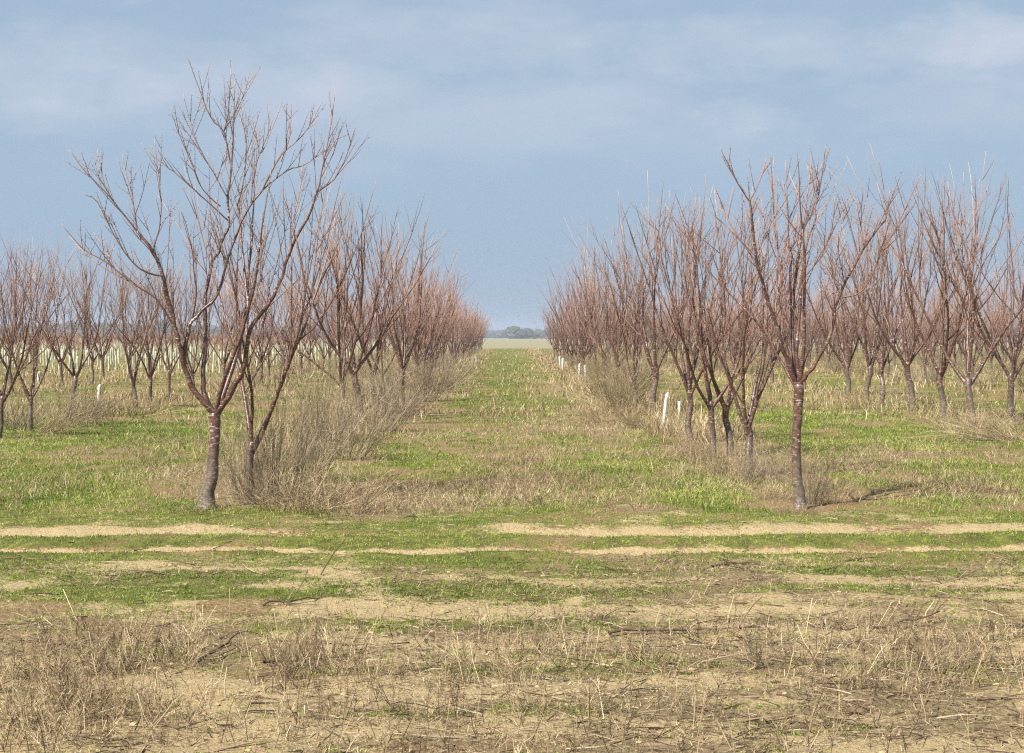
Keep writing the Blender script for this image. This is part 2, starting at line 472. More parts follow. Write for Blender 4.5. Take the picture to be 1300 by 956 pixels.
mb = MB()
FG = [(60, 850, 130, 60, 1.0), (385, 845, 80, 50, .8), (240, 850, 60, 40, .5), (560, 850, 70, 30, .35), (700, 830, 90, 50, .75), (1080, 840, 130, 45, .9),
      (960, 850, 90, 40, .5), (1260, 850, 70, 50, .6), (870, 850, 60, 30, .3), (80, 925, 150, 40, .45), (420, 930, 120, 40, .35), (900, 940, 220, 30, .3)]
x, y = scatter(27000, 5.2, 8.9, 1.0, mask=lambda x, y: np.clip(0.10+blobs(x, y, FG), 0, 1)*np.clip(3.2*(fbm(x, y, 3.0, 81)-0.40), 0.04, 1))
h = (0.05+0.25*R.random(len(x))**1.7)*np.clip((9.0-y)/1.5, 0.4, 1)
weeds(mb, x, y, h, 0.0012+0.0014*R.random(len(x)), 7, 0.4, 0.8)
# middle ground tangle of low dead weeds
x, y = scatter(16000, 8.5, 11.2, 1.0, mask=lambda x, y: np.clip((masks(x, y)[2]-0.45)*1.6, 0, 1)*(1-np.clip((masks(x, y)[1]-0.55)*3, 0, 1)))
weeds(mb, x, y, 0.03+0.12*R.random(len(x))**2, 0.0017, 6, 1.0, 1.2)
x, y = scatter(34000, 13.3, 34, 1.9, mask=lambda x, y: np.clip((masks(x, y)[2]-0.45)*1.8, 0, 1))
weeds(mb, x, y, 0.06+0.20*R.random(len(x))**1.5, 0.0022, 5, 0.45, 0.8)
x, y = scatter(9000, 34, 120, 1.8, mask=lambda x, y: np.clip((masks(x, y)[2]-0.5)*1.6, 0, 1))
weeds(mb, x, y, 0.1+0.25*R.random(len(x)), 0.004, 4, 0.4, 0.7)
tag(link('dead_weeds', mb.mesh('dead_weeds', M['weed'])), 'low brown dead weeds scattered between grass and bare soil', 'weeds', None, 'stuff')

# pale stubble stalks in the very front
mb = MB()
x, y = scatter(2400, 5.2, 8.4, 0.8, mask=lambda x, y: np.clip(0.5+blobs(x, y, FG), 0, 1)*np.clip(5*(fbm(x, y, 2.0, 83)-0.45), 0.03, 1))
n = len(x); b = xyz(x, y, -0.01); h = 0.04+0.17*R.random(n)**2.0
d = R.normal(size=(n, 3))*[0.35, 0.35, 0]; d[:, 2] = 1; d /= np.linalg.norm(d, axis=1)[:, None]
for i in range(n):
    P = np.stack([b[i], b[i]+d[i]*h[i]*0.5+R.normal(size=3)*0.006, b[i]+d[i]*h[i]])
    rr = 0.0014+0.0022*R.random()**2
    mb.tube(P, [rr, rr*0.9, rr*0.75], 5, np.clip(0.7+0.25*R.normal(), 0, 1))
tag(link('stubble_stalks', mb.mesh('stubble_stalks', M['weed'], True)), 'pale broken stubble stalks standing in the bare soil in front', 'stubble', None, 'stuff')

# litter of small sticks lying on the ground, and clods
mb = MB()
x, y = scatter(17000, 5.2, 13.5, 0.8, mask=lambda x, y: np.clip((masks(x, y)[2]-0.3)*1.3, 0.05, 1)*(1-0.7*np.clip((masks(x, y)[1]-0.6)*3, 0, 1)))
n = len(x); b = xyz(x, y, 0.006); L = 0.04+0.2*R.random(n)**2
a = R.normal(size=n)*0.8+(R.random(n) < 0.5)*math.pi
e = b+np.stack([np.cos(a)*L, np.sin(a)*L, np.abs(R.normal(size=n))*0.12*L], 1)
mb.cones(b, e, 0.0015+0.0028*R.random(n), np.clip(0.4+0.35*R.normal(size=n), 0, 1), R.normal(size=(n, 3))*(L*0.07)[:, None]*[1, 1, 0.5])
x, y = scatter(5000, 13.5, 30, 1.6, mask=lambda x, y: np.clip((masks(x, y)[2]-0.4)*1.3, 0.02, 1))
n = len(x); b = xyz(x, y, 0.02); L = 0.06+0.3*R.random(n)**2
a = R.random(n)*6.283
e = b+np.stack([np.cos(a)*L, np.sin(a)*L, np.abs(R.normal(size=n))*0.3*L], 1)
mb.cones(b, e, 0.003, np.clip(0.5+0.3*R.normal(size=n), 0, 1), R.normal(size=(n, 3))*(L*0.07)[:, None])
tag(link('stick_litter', mb.mesh('stick_litter', M['stick'])), 'litter of small dead sticks lying over the soil', 'sticks', None, 'stuff')

ico = []
t_ = (1+5**0.5)/2
IV = np.array([(-1, t_, 0), (1, t_, 0), (-1, -t_, 0), (1, -t_, 0), (0, -1, t_), (0, 1, t_), (0, -1, -t_), (0, 1, -t_), (t_, 0, -1), (t_, 0, 1), (-t_, 0, -1), (-t_, 0, 1)])/1.9
IT = np.array([(0, 11, 5), (0, 5, 1), (0, 1, 7), (0, 7, 10), (0, 10, 11), (1, 5, 9), (5, 11, 4), (11, 10, 2), (10, 7, 6), (7, 1, 8), (3, 9, 4), (3, 4, 2), (3, 2, 6), (3, 6, 8), (3, 8, 9), (4, 9, 5), (2, 4, 11), (6, 2, 10), (8, 6, 7), (9, 8, 1)])


def lumps(mb, pos, size, c, jit=0.35):
    n = len(pos)
    V = pos[:, None, :]+IV[None]*size[:, None, :]*(1+jit*(R.random((n, 12, 1))-0.5)*2)
    T = (np.arange(n)[:, None, None]*12+IT[None]).reshape(-1, 3)
    mb.add(V.reshape(-1, 3), T, np.repeat(c, 12))


mb = MB()
x, y = scatter(26000, 5.2, 13.4, 1.2, mask=lambda x, y: np.clip(masks(x, y)[1]-0.15, 0, 1)*np.clip(1.5*fbm(x, y, 2.5, 91)-0.3, 0, 1))
n = len(x); r = 0.003+0.014*R.random(n)**4
lumps(mb, xyz(x, y, 0.001), np.stack([r, r*0.8, r*0.55], 1), R.random(n))
tag(link('soil_clods', mb.mesh('soil_clods', M['clod'])), 'small dry crumbs and clods of sandy soil', 'soil', None, 'stuff')


# ------------------------------------------------------------------ trees
UP = np.array([0, 0, 1.0])


def nrm(v): return v/(np.linalg.norm(v)+1e-9)


def grow(p, d, L, n, bend_up, wobble, rng):
    """a polyline that starts along d and curves towards the sky"""
    pts = [np.array(p, float)]; d = nrm(np.array(d, float)); st = L/n
    for _ in range(n):
        d = nrm(d+UP*bend_up/n+rng.normal(size=3)*wobble)
        pts.append(pts[-1]+d*st)
    return np.array(pts)


def along(P, t):
    seg = np.linalg.norm(np.diff(P, axis=0), axis=1); s = np.concatenate([[0], np.cumsum(seg)]); q = t*s[-1]
    i = min(int(np.searchsorted(s, q, 'right'))-1, len(P)-2); f = (q-s[i])/(seg[i]+1e-9)
    return P[i]+(P[i+1]-P[i])*f, nrm(P[i+1]-P[i])


def length(P): return float(np.linalg.norm(np.diff(P, axis=0), axis=1).sum())


def spurs(mb, P, rng, c, every=0.04, size=0.022):
    n = int(length(P)/every)
    if n < 1: return
    B = np.array([along(P, t)[0] for t in (np.arange(n)+rng.random(n))/n*0.95])
    D = rng.normal(size=(n, 3))*[1, 1, 0.4]+[0, 0, 0.6]; D /= np.linalg.norm(D, axis=1)[:, None]
    mb.cones(B, B+D*(size*(0.5+rng.random(n)))[:, None], 0.0032, np.clip(c-0.15, 0, 1))


def shoot(mb, p, d, L, rng, r0=0.0046, k=3, det=True, bend=0.5, depth=1):
    n = 5 if det else 3
    P = grow(p, d, L, n, bend*0.7, 0.035 if det else 0.05, rng)
    c = float(np.clip(0.5+0.22*rng.normal(), 0, 1))
    mb.tube(P, np.linspace(r0, r0*0.38, n+1), k, np.repeat(np.clip(c-0.2+0.4*np.linspace(0, 1, n+1), 0, 1), k).tolist()+[c+0.2 if c < .8 else 1.0], True)
    if det: spurs(mb, P, rng, c)
    if depth > 0 and L > 0.35:
        for t in np.sort(rng.random(rng.integers(1, 4)))*0.6+0.15:
            q, tg = along(P, t)
            a = rng.normal(size=3)*[0.55, 0.55, 0.1]+tg*1.0
            shoot(mb, q, a, L*(1-t)*(0.4+0.5*rng.random()), rng, r0*0.7, k, det, bend, depth-1)


def dress(mb, P, r0, rng, dens, det, Lr=(0.25, 0.75), t0=0.25, tmax=1.0, r=0.0045, updir=1.0, top=None):
    """upright one-year shoots along a branch"""
    n = max(1, int(length(P)*dens))
    for t in t0+(tmax-t0)*(np.arange(n)+rng.random(n))/n:
        q, tg = along(P, min(t, 0.99))
        d = tg*0.75+UP*updir*0.55+rng.normal(size=3)*[0.42, 0.42, 0.15]
        LL = (Lr[0]+(Lr[1]-Lr[0])*rng.random()**1.3)
        if top is None: LL *= 1.15-0.65*t
        else: LL = max(0.10, min(LL, (top-q[2])*rng.uniform(0.7, 1.05)))
        shoot(mb, q, d, LL, rng, r, 3, det, 0.45 if top is None else 0.22)


def taper(n, a, b, p=1.0): return a+(b-a)*np.linspace(0, 1, n)**p


def generic_tree(seed, H, fork, lean=0.0, nl=5, det=True, dens=7.0, width=1.0, parts=True):
    """vase-shaped pruned fruit tree; returns trunk MB, list of limb MBs, crown MB"""
    rng = np.random.default_rng(seed)
    global R
    keep = R; R = rng
    tr = MB(); limbs = []; cr = MB()
    ks = 9 if det else 5
    sway = rng.normal()*0.03
    P = np.array([[0, 0, -0.08], [0, 0, 0.04], [lean*0.3+sway, 0.01, fork*0.4], [lean*0.7-sway*0.4, rng.normal()*0.02, fork*0.75], [lean, 0, fork]])
    r0 = 0.048+0.012*rng.random()
    top = P[-1]; P = refine(P, rng, 0.005)
    tr.tube(P, np.interp(np.linspace(0, 1, len(P)), [0, .25, .5, .75, 1], [r0*1.5, r0*1.2, r0, r0*0.94, r0*1.02]), ks, 0.4, True, 0.10)
    az0 = rng.random()*6.283
    for i in range(nl):
        az = az0+i*6.283/nl+rng.normal()*0.25
        inc = math.radians(rng.uniform(22, 42))*width if i else math.radians(10)
        d = np.array([math.cos(az)*math.sin(inc), math.sin(az)*math.sin(inc), math.cos(inc)])
        L = (H-fork)*rng.uniform(0.50, 0.68)
        Q = grow(top-np.array([0, 0, 0.05+0.10*rng.random()]), d, L, 8, rng.choice([.45, .6, .8]), 0.075, rng)
        lm = MB(); limbs.append(lm)
        ra = r0*rng.uniform(0.5, 0.68)
        lm.tube(Q, taper(9, ra, 0.0105, 0.8), 7 if det else 4, 0.4, True, 0.12)
        # leader shoots at the limb's end
        for _ in range(rng.integers(2, 4)):
            shoot(cr, Q[-1], nrm(Q[-1]-Q[-2])+UP*0.3+rng.normal(size=3)*0.22, (H-Q[-1][2])*rng.uniform(0.45, 1.1), rng, 0.0085, 3 if not det else 4, det, 0.25, 1)
        # secondary branches
        ns = rng.integers(3, 5) if det else 3
        for t in 0.2+0.72*(np.arange(ns)+rng.random(ns))/ns:
            q, tg = along(Q, t)
            sd = nrm(tg+UP*0.25+rng.normal(size=3)*[0.5, 0.5, 0.15])
            L2 = min((H-q[2])*rng.uniform(0.35, 0.70), 1.5)
            S = grow(q, sd, L2, 6, 0.7, 0.08, rng)
            cr.tube(S, taper(7, ra*0.42*(1.1-t*0.5), 0.005), 5 if det else 3, 0.12, True)
            dress(cr, S, 0.01, rng, dens, det, (0.12, 0.34+0.17*(H-2.5)))
            shoot(cr, S[-1], nrm(S[-1]-S[-2]), max(0.2, (H-S[-1][2])*rng.uniform(0.5, 0.9)), rng, 0.0062, 3, det, 0.3)
        dress(cr, Q, 0.01, rng, dens*0.7, det, (0.15, 0.75), 0.3)
    # a few low side twigs
    R = keep
    return tr, limbs, cr


def px3(pts, D, dep):
    """photo outline of a limb given its real distance: D is the trunk's, dep the swing towards (-) or away from (+) the viewer in metres"""
    out = []
    for i, (u, v) in enumerate(pts):
        d = D+dep[0]+(dep[1]-dep[0])*i/max(1, len(pts)-1)
        out.append(((u-CX)/F*d, d, EYE-(v-HY)/F*d))
    return np.array(out)


def refine(P, rng, amt=0.012, m=3):
    out = [P[0]]
    n = len(P)
    for i in range(n-1):
        a = P[max(i-1, 0)]; b = P[i]; c = P[i+1]; d = P[min(i+2, n-1)]
        for k in range(1, m+1):
            t = k/m
            q = 0.5*((2*b)+(-a+c)*t+(2*a-5*b+4*c-d)*t*t+(-a+3*b-3*c+d)*t**3)
            out.append(q+rng.normal(size=3)*amt*(k < m))
    return np.array(out)


def hero(name, base, trunk, tr_r, limbs, branches, seed, extra, label, dens=5.5):
    rng = np.random.default_rng(seed)
    D = base[1]; org = np.array([base[0], D, float(height(base[0], D))])
    root = link(name, None, None, org)
    root.empty_display_size = 0.3
    tag(root, label, 'tree', 'bare fruit trees in the row beside the alley')
    tb = MB()
    P = refine(px3(trunk, D, (0, 0)), rng, 0.004)
    P[0][2] = org[2]-0.06
    r = np.interp(np.linspace(0, 1, len(P)), np.linspace(0, 1, len(tr_r)), tr_r)*0.95
    tb.tube(P-org, r, 14, 0.4, True, 0.10)
    link('trunk', tb.mesh('trunk', M['bark'], True), root)
    cr = MB()
    for pts, dep, ra, rb in limbs:
        Q = refine(px3(pts, D, dep), rng, 0.007)-org
        lb = MB(); lb.tube(Q, taper(len(Q), ra*0.9, rb*0.85, 0.7), 9, 0.4, True, 0.12)
        spurs(cr, Q, rng, 0.2, 0.06, 0.03)
        link('limb', lb.mesh('limb', M['limb'], True), root)
        dress(cr, Q, 0.01, rng, dens*0.75, True, (0.25, 0.95), 0.35, 0.98, top=Q[-1][2]+0.75)
    for pts, dep, ra in branches:
        Q = refine(px3(pts, D, dep), rng, 0.003)-org
        cr.tube(Q, taper(len(Q), ra*0.85, 0.0032, 0.75), 5, np.clip(np.repeat(np.linspace(0.1, 0.75, len(Q)), 5), 0, 1).tolist()+[0.8], True)
        spurs(cr, Q, rng, 0.3, 0.045, 0.018)
        dress(cr, Q, 0.01, rng, dens*1.1, True, (0.2, 0.9), 0.08, 0.8, 0.0042, top=Q[-1][2]+0.08)
    for az, inc, L, ra, hz in extra:       # limbs that point towards or away from the viewer
        d = np.array([math.cos(az)*math.sin(inc), math.sin(az)*math.sin(inc), math.cos(inc)])
        Q = grow(np.array([P[-1][0]-org[0], 0, hz]), d, L, 8, 0.6, 0.07, rng)
        lb = MB(); lb.tube(Q, taper(9, ra, 0.009), 7, 0.4, True, 0.12)
        link('limb', lb.mesh('limb', M['limb'], True), root)
        dress(cr, Q, 0.01, rng, dens, True, (0.2, 0.8), 0.35)
        shoot(cr, Q[-1], nrm(Q[-1]-Q[-2]), 0.7, rng, 0.008, 4)
    link('crown', cr.mesh('crown', M['twig'], True), root)
    return root


# left front tree
hero('bare_fruit_tree', gp(262, 646),
     [(262, 649), (263, 630), (269, 604), (272, 571), (273, 545), (273, 524)], [.105, .072, .060, .052, .050, .056],
     [([(273, 528), (267, 520), (247, 497), (234, 467), (227, 437), (221, 413), (212, 375), (206, 348), (194, 321), (174, 294)], (0, -.25), .036, .016),
      ([(274, 528), (261, 504), (257.5, 470), (261, 437), (260, 387), (262, 368), (267, 344), (281, 308), (291, 281), (289, 247), (294, 207)], (0, .35), .030, .011),
      ([(273, 530), (281, 517), (294, 497), (309, 467), (314, 437), (324, 407), (343, 383), (354, 361), (368, 321), (391, 277), (404, 241)], (0, -.30), .040, .010),
      ([(234, 462), (237, 430), (244, 407), (261, 390), (277, 372), (294, 314), (314, 267), (334, 241)], (-.08, .15), .026, .009),
      ([(314, 437), (313, 410), (313, 370), (309, 330), (306, 290), (301, 260)], (-.12, .5), .022, .009)],
     [([(174, 294), (140, 251), (110, 220), (87, 190)], (-.25, -.4), .011),
      ([(206, 350), (177, 341), (150, 308), (124, 257), (108, 247)], (-.2, -.5), .012),
      ([(194, 321), (204, 274), (202, 227), (196, 177)], (-.2, -.1), .009),
      ([(221, 415), (197, 378), (170, 361), (137, 334), (103, 314), (78, 284)], (-.1, -.5), .013),
      ([(170, 361), (140, 345), (118, 330), (88, 300)], (-.3, .2), .007),
      ([(174, 294), (168, 250), (160, 222), (156, 196)], (-.2, 0), .008),
      ([(140, 251), (130, 225), (124, 190)], (-.3, -.2), .006),
      ([(244, 407), (249, 370), (247, 351), (244, 320), (237, 288), (229, 267)], (0, -.3), .012),
      ([(291, 281), (270, 262), (247, 241), (225, 222), (210, 210), (184, 190)], (.3, .1), .010),
      ([(294, 207), (297, 147), (298, 103)], (.35, .3), .009),
      ([(292, 205), (284, 167), (267, 148), (250, 105), (240, 74)], (.3, .1), .009),
      ([(280, 262), (257, 240), (240, 200), (225, 165), (217, 142)], (.2, 0), .008),
      ([(288, 250), (262, 205), (248, 175), (240, 150), (233, 118)], (.3, .4), .008),
      ([(284, 167), (290, 140), (293, 87)], (.3, .3), .006),
      ([(284, 167), (305, 130), (317, 90)], (.3, .5), .006),
      ([(404, 241), (411, 204), (421, 154), (425, 114)], (-.3, -.2), .009),
      ([(404, 243), (425, 227), (441, 194), (452, 160)], (-.3, -.5), .008),
      ([(408, 225), (423, 195), (431, 165)], (-.3, -.1), .006),
      ([(334, 241), (364, 217), (385, 210), (408, 195), (426, 182)], (.15, .3), .008),
      ([(334, 240), (350, 208), (362, 192), (378, 178), (395, 157), (408, 130)], (.15, 0), .008),
      ([(318, 258), (322, 228), (328, 200), (337, 185), (357, 132)], (.1, .3), .008),
      ([(329, 195), (325, 170), (319, 149)], (.15, .2), .005),
      ([(357, 205), (368, 172), (370, 127)], (.1, .2), .006),
      ([(343, 383), (330, 350), (335, 300), (330, 270)], (-.25, .1), .010),
      ([(368, 321), (372, 280), (380, 245), (384, 205)], (-.3, .1), .008),
      ([(301, 260), (310, 225), (312, 180), (304, 130)], (.5, .6), .009)],
     11, [(1.35, .55, 2.0, .026, .84), (-1.2, .5, 1.7, .022, .86)],
     'tall wide-spreading bare fruit tree standing alone in front, left of the grassy alley', 6.6)

# right front tree
hero('bare_fruit_tree', gp(1016, 646),
     [(1016, 649), (1015, 632), (1012, 600), (1011, 560), (1013, 520), (1014, 488)], [.086, .056, .046, .045, .044, .050],
     [([(1014, 492), (1004, 472), (995, 448), (988, 420), (972, 372), (960, 332), (956, 290), (952, 256)], (0, -.2), .030, .011),
      ([(1014, 496), (1008, 470), (1006, 404), (1003, 360), (1002, 312)], (0, .3), .026, .012),
      ([(1014, 492), (1022, 480), (1036, 460), (1056, 420), (1066, 376), (1096, 316), (1124, 280)], (0, -.3), .028, .009),
      ([(1013, 498), (1000, 474), (980, 440), (956, 404), (935, 382)], (0, .35), .022, .009),
      ([(1015, 490), (1011, 450), (1014, 412), (1018, 356), (1024, 312), (1036, 276)], (0, .1), .024, .009)],
     [([(952, 256), (936, 232), (925, 210), (914, 187)], (-.2, -.3), .009),
      ([(952, 256), (962, 235), (973, 200)], (-.2, 0), .007),
      ([(960, 332), (932, 292), (918, 265), (908, 240)], (-.15, .2), .008),
      ([(990, 420), (992, 372), (988, 320), (982, 280), (983, 240), (982, 200)], (-.05, .3), .010),
      ([(1002, 312), (1000, 260), (997, 204)], (.3, .4), .008),
      ([(1002, 318), (1020, 292), (1036, 260), (1044, 220), (1048, 186)], (.3, .1), .009),
      ([(1036, 276), (1034, 240), (1024, 210)], (.1, .2), .006),
      ([(1124, 280), (1130, 242)], (-.3, -.35), .006),
      ([(1066, 378), (1096, 368), (1120, 320), (1144, 276), (1158, 245), (1169, 222)], (-.2, -.5), .010),
      ([(1056, 420), (1058, 360), (1066, 300), (1076, 260), (1088, 236)], (-.2, .3), .010),
      ([(1096, 316), (1092, 280), (1084, 250)], (-.25, 0), .006),
      ([(935, 382), (905, 350), (880, 310), (862, 285), (846, 262)], (.35, .5), .008),
      ([(970, 366), (962, 330), (970, 290), (966, 250)], (-.15, .2), .007),
      ([(1018, 356), (1040, 330), (1056, 290), (1060, 250)], (.05, -.3), .008)],
     12, [(1.7, .5, 1.7, .022, 1.10), (-1.4, .42, 1.5, .02, 1.12)],
     'slim bare fruit tree standing in front of the right row on a banded upright trunk', 8.0)

# variants for every other tree (real height 4.2 m for the unit)
NEAR = []
for k in range(10):
    H = 4.2
    tr, lm, cr = generic_tree(100+k, H, 0.72+0.045*(k % 5), [0, .06, -.08, .03, -.03, .1, 0, -.05, .02, -.1][k], 4 if k % 3 else 5, True, 9.0, [1, .85, 1.1, .9, 1.0, .8, 1.05, .95, .75, 1.1][k])
    NEAR.append((tr.mesh('trunk', M['bark'], True), [q.mesh('limb', M['limb'], True) for q in lm], cr.mesh('crown', M['twig'], True)))


def merged(parts, name, mat):
    a = MB()
    for p in parts:
        for V, T, C_ in zip(p.V, [t for t in p.T], p.C):
            pass
    off = 0
    for p in parts:
        V = np.concatenate(p.V); T = np.concatenate(p.T); C_ = np.concatenate(p.C)
        a.V.append(V); a.T.append(T+off); a.C.append(C_); off += len(V)
    return a


FAR = []
FARRAW = []
for k in range(8):
    tr, lm, cr = generic_tree(300+k, 4.2, 0.8, 0.05*((k % 3)-1), 5, False, 8.0, 1.0)
    t_all = merged([tr]+lm, 'trunk', M['limb'])
    FAR.append((t_all.mesh('trunk', M['limb'], True), cr.mesh('crown', M['fartwig'], True)))
    if k < 3:
        # thin variant for the massed far rows
        tr, lm, cr = generic_tree(400+k, 4.2, 0.8, 0, 4, False, 2.6, 0.9)
        FARRAW.append((merged([tr]+lm, 'trunk', M['limb']), cr))


ORD = ['first', 'second', 'third', 'fourth', 'fifth', 'sixth', 'seventh', 'eighth', 'ninth', 'tenth', 'eleventh', 'twelfth']


def tree(x, y, H, var, rot, label, group, near=True, lean=0.0, name='bare_fruit_tree'):
    root = link(name, None, None, (x, y, float(height(x, y))))
    root.rotation_euler = (0, lean, rot) if not lean else (0, lean, 0)
    s = H/4.2; root.scale = (s*random.uniform(.92, 1.06), s*random.uniform(.92, 1.06), s)
    tag(root, label, 'tree', group)
    if near:
        t, lms, c = NEAR[var % len(NEAR)]
        link('trunk', t, root)
        for q in lms: link('limb', q, root)
        link('crown', c, root)
    else:
        t, c = FAR[var % len(FAR)]
        link('trunk', t, root); link('crown', c, root)
    return root


placed = []   # (x, y) of trees


def put(px, py, top, var, label, group, rot=None, lean=0.0, d=None, near=True):
    if d is None:
        x, d = gp(px, py)
    else:
        x = (px-CX)/F*d
    H = (py-top)/F*d*1.02
    placed.append((x, d))
    return tree(x, d, H, var, random.random()*6.28 if rot is None else rot, label, group, near, lean)


G1R = 'bare fruit trees in the row right of the alley'
G1L = 'bare fruit trees in the row left of the alley'
G2R = 'bare fruit trees in the second row to the right'
G2L = 'bare fruit trees in the second row to the left'
# right of the alley, from the front
put(951, 608, 238, 1, 'slender bare tree leaning close behind the front right tree, among grey weeds', G1R)
put(927, 580, 262, 2, 'thin bare tree between the slender tree and the dark twin trunk behind it', G1R)
put(905, 582, 250, 4, 'bare tree with low dark fork, third trunk left of the front right tree', G1R)
put(877, 564, 232, 3, 'dark-trunked bare tree beside the taller leaning white guard tube', G1R)
put(829, 524, 232, 7, 'broad low-forking bare tree just left of the leaning white guard tube', G1R)
# left of the alley
put(317, 638, 215, 5, 'bare tree standing inside the grey shrub right of the tall front left tree', G1L)
put(434, 540, 232, 6, 'bare tree with a straight dark trunk behind the front grey shrubs on the left', G1L)
put(457, 532, 240, 9, 'bare tree with low fork, right beside the straight dark trunk on the left', G1L)
# second row to the left
put(-2, 556, 285, 7, 'leaning pale-barked bare tree cut by the left edge of the view', G2L, 0, 0.16)
put(39, 547, 300, 0, 'thick-trunked bare tree by the pale leaning dry shrub at far left', G2L)
put(91, 522, 300, 2, 'wide bare tree rising out of the pale leaning dry shrub on the left', G2L)
put(172, 518, 320, 1, 'slim straight bare tree right of the short white guard tube', G2L)
put(190, 516, 325, 3, 'bare tree close to the right of the slim straight one, left side', G2L)
put(215, 509, 330, 4, 'small bare tree seen just left of the tall front tree', G2L)
# second row to the right
put(1235, 543, 190, 5, 'tall pale-trunked bare tree, second from the right edge of the view', G2R)
put(1284, 536, 200, 6, 'stout bare tree at the right edge beside the flattened dry shrub', G2R)
put(1197, 532, 225, 7, 'bare tree with a thin short trunk, third from the right edge', G2R)
put(1158, 522, 240, 9, 'bare tree right of the pale leaning stake', G2R)
put(1119, 516, 262, 8, 'bare tree just left of the pale leaning stake among the right trees', G2R, None, 0.0)
put(1101, 508, 272, 1, 'bare tree second to the left of the pale leaning stake', G2R)
put(1076, 502, 280, 0, 'small bare tree right of the front right tree, beyond the green strip', G2R)


def free(x, y, r=1.1):
    return all((x-a)**2+(y-b)**2 > r*r for a, b in placed)


def in_view(x, y): return abs(x) < 0.365*y+1.2


rest = []
n_ind = 0
rows = [('right', 2.85, 33.5, 112), ('left', -3.0, 33.5, 178), ('right', 8.9, 44, 205), ('left', -8.7, 41, 205),
        ('right', 14.6, 38, 205), ('left', -14.4, 40, 62), ('right', 20.2, 46, 205), ('left', -20.0, 52, 62),
        ('right', 25.8, 60, 205), ('right', 31.4, 75, 205), ('right', 37, 90, 205), ('right', 43, 105, 205), ('right', 49, 120, 205), ('right', 55, 140, 205)]
rowname = {2.85: 'row right of the alley', -3.0: 'row left of the alley', 8.9: 'second row to the right', -8.7: 'second row to the left',
           14.6: 'third row to the right', -14.4: 'third row to the left', 20.2: 'fourth row to the right', -20.0: 'fourth row to the left'}
cand = []
for side, X, y0, y1 in rows:
    yy = y0; i = 0
    while yy < y1:
        x = X*(1+({2.85: .17, -3.0: .07}.get(X, 0))*min(1, (yy-30)/50))+random.gauss(0, 0.18); y = yy+random.gauss(0, 0.3)
        if in_view(x, y) and free(x, y) and random.random() > 0.07:
            cand.append((y+abs(X)*1.2, x, y, X, i)); i += 1
        yy += 2.75
cand.sort()
for q, (key, x, y, X, i) in enumerate(cand):
    H = random.choice([random.uniform(4.0, 4.8), random.uniform(3.3, 4.4)])
    if q < 275 and X in rowname:
        rn = rowname[X]
        if i < 10:
            where = {2.85: 'past the guard tubes', -3.0: 'past the grey shrubs', 8.9: 'past the leaning stake', -8.7: 'past the short tube'}.get(X, 'counted from the front')
            lab = '%s bare tree %s, in the %s' % (ORD[i], where, rn)
            grp = 'bare fruit trees in the ' + rn
        else:
            lab = 'distant bare reddish tree massed with its neighbours far along the %s' % rn
            grp = 'distant trees far along the ' + rn
        tree(x, y, H, q*7 % 10, random.random()*6.28, lab, grp, near=(y < 45))
    else:
        rest.append((x, y, H))

# the remaining far trees as one mass
mbT, mbC = MB(), MB()
for x, y, H in rest:
    t, c = FARRAW[random.randrange(3)]
    a = random.random()*6.28; ca, sa = math.cos(a), math.sin(a); s = H/4.2
    rot = np.array([[ca, sa, 0], [-sa, ca, 0], [0, 0, 1]])*s
    for src, dst in ((t, mbT), (c, mbC)):
        V = np.concatenate(src.V)@rot+[x, y, 0]; T = np.concatenate(src.T)
        dst.add(V, T, np.concatenate(src.C))
o = tag(link('far_orchard', mbC.mesh('far_orchard', M['fartwig'], True)), 'reddish mass of bare far-off fruit trees behind the right rows', 'orchard', None, 'stuff')
link('trunks', mbT.mesh('trunks', M['limb'], True), o)
print('individual', len(cand)-len(rest), 'mass', len(rest))


# ------------------------------------------------------------------ dry shrubs
def shrub_mesh(seed, H, W, n, lean, mat, r=0.0032, side=9, name='stems'):
    global R
    keep = R; R = rng = np.random.default_rng(seed)
    mb = MB()
    for i in range(n):
        a = rng.random()*6.283; rr = W*0.28*math.sqrt(rng.random())
        p = np.array([math.cos(a)*rr, math.sin(a)*rr, -0.02])
        inc = abs(rng.normal())*0.5+0.08
        a2 = a+rng.normal()*0.6
        d = np.array([math.cos(a2)*math.sin(inc)+lean, math.sin(a2)*math.sin(inc), math.cos(inc)])
        L = H*(0.35+0.75*rng.random()**0.8)/max(0.55, math.cos(min(inc, 1.0)))
        P = grow(p, d, L, 5, rng.uniform(-0.7, 0.35), 0.06, rng)
        P[:, 2] = np.maximum(P[:, 2], 0.0)
        c = float(np.clip(0.5+0.25*rng.normal(), 0, 1))
        mb.tube(P, taper(6, r*rng.uniform(0.8, 1.5), r*0.35), 3, c)
        m = side
        t = 0.2+0.75*rng.random(m)
        B = []; D = []
        for q in t:
            b, tg = along(P, q); B.append(b); D.append(nrm(tg+rng.normal(size=3)*0.55))
        B = np.array(B); D = np.array(D); LL = L*(1-t*0.75)*(0.2+0.35*rng.random(m))
        E = B+D*LL[:, None]
        mb.cones(B, E, r*0.5, np.clip(c+0.2*rng.normal(size=m), 0, 1), rng.normal(size=(m, 3))*(LL*0.06)[:, None])
        B2 = B+(E-B)*rng.uniform(0.3, 0.8, (m, 1)); D2 = D+rng.normal(size=(m, 3))*0.6
        mb.cones(B2, B2+D2*(LL*0.4)[:, None], r*0.4, np.clip(c+0.2*rng.normal(size=m), 0, 1))
    R = keep
    return mb.mesh(name, mat)


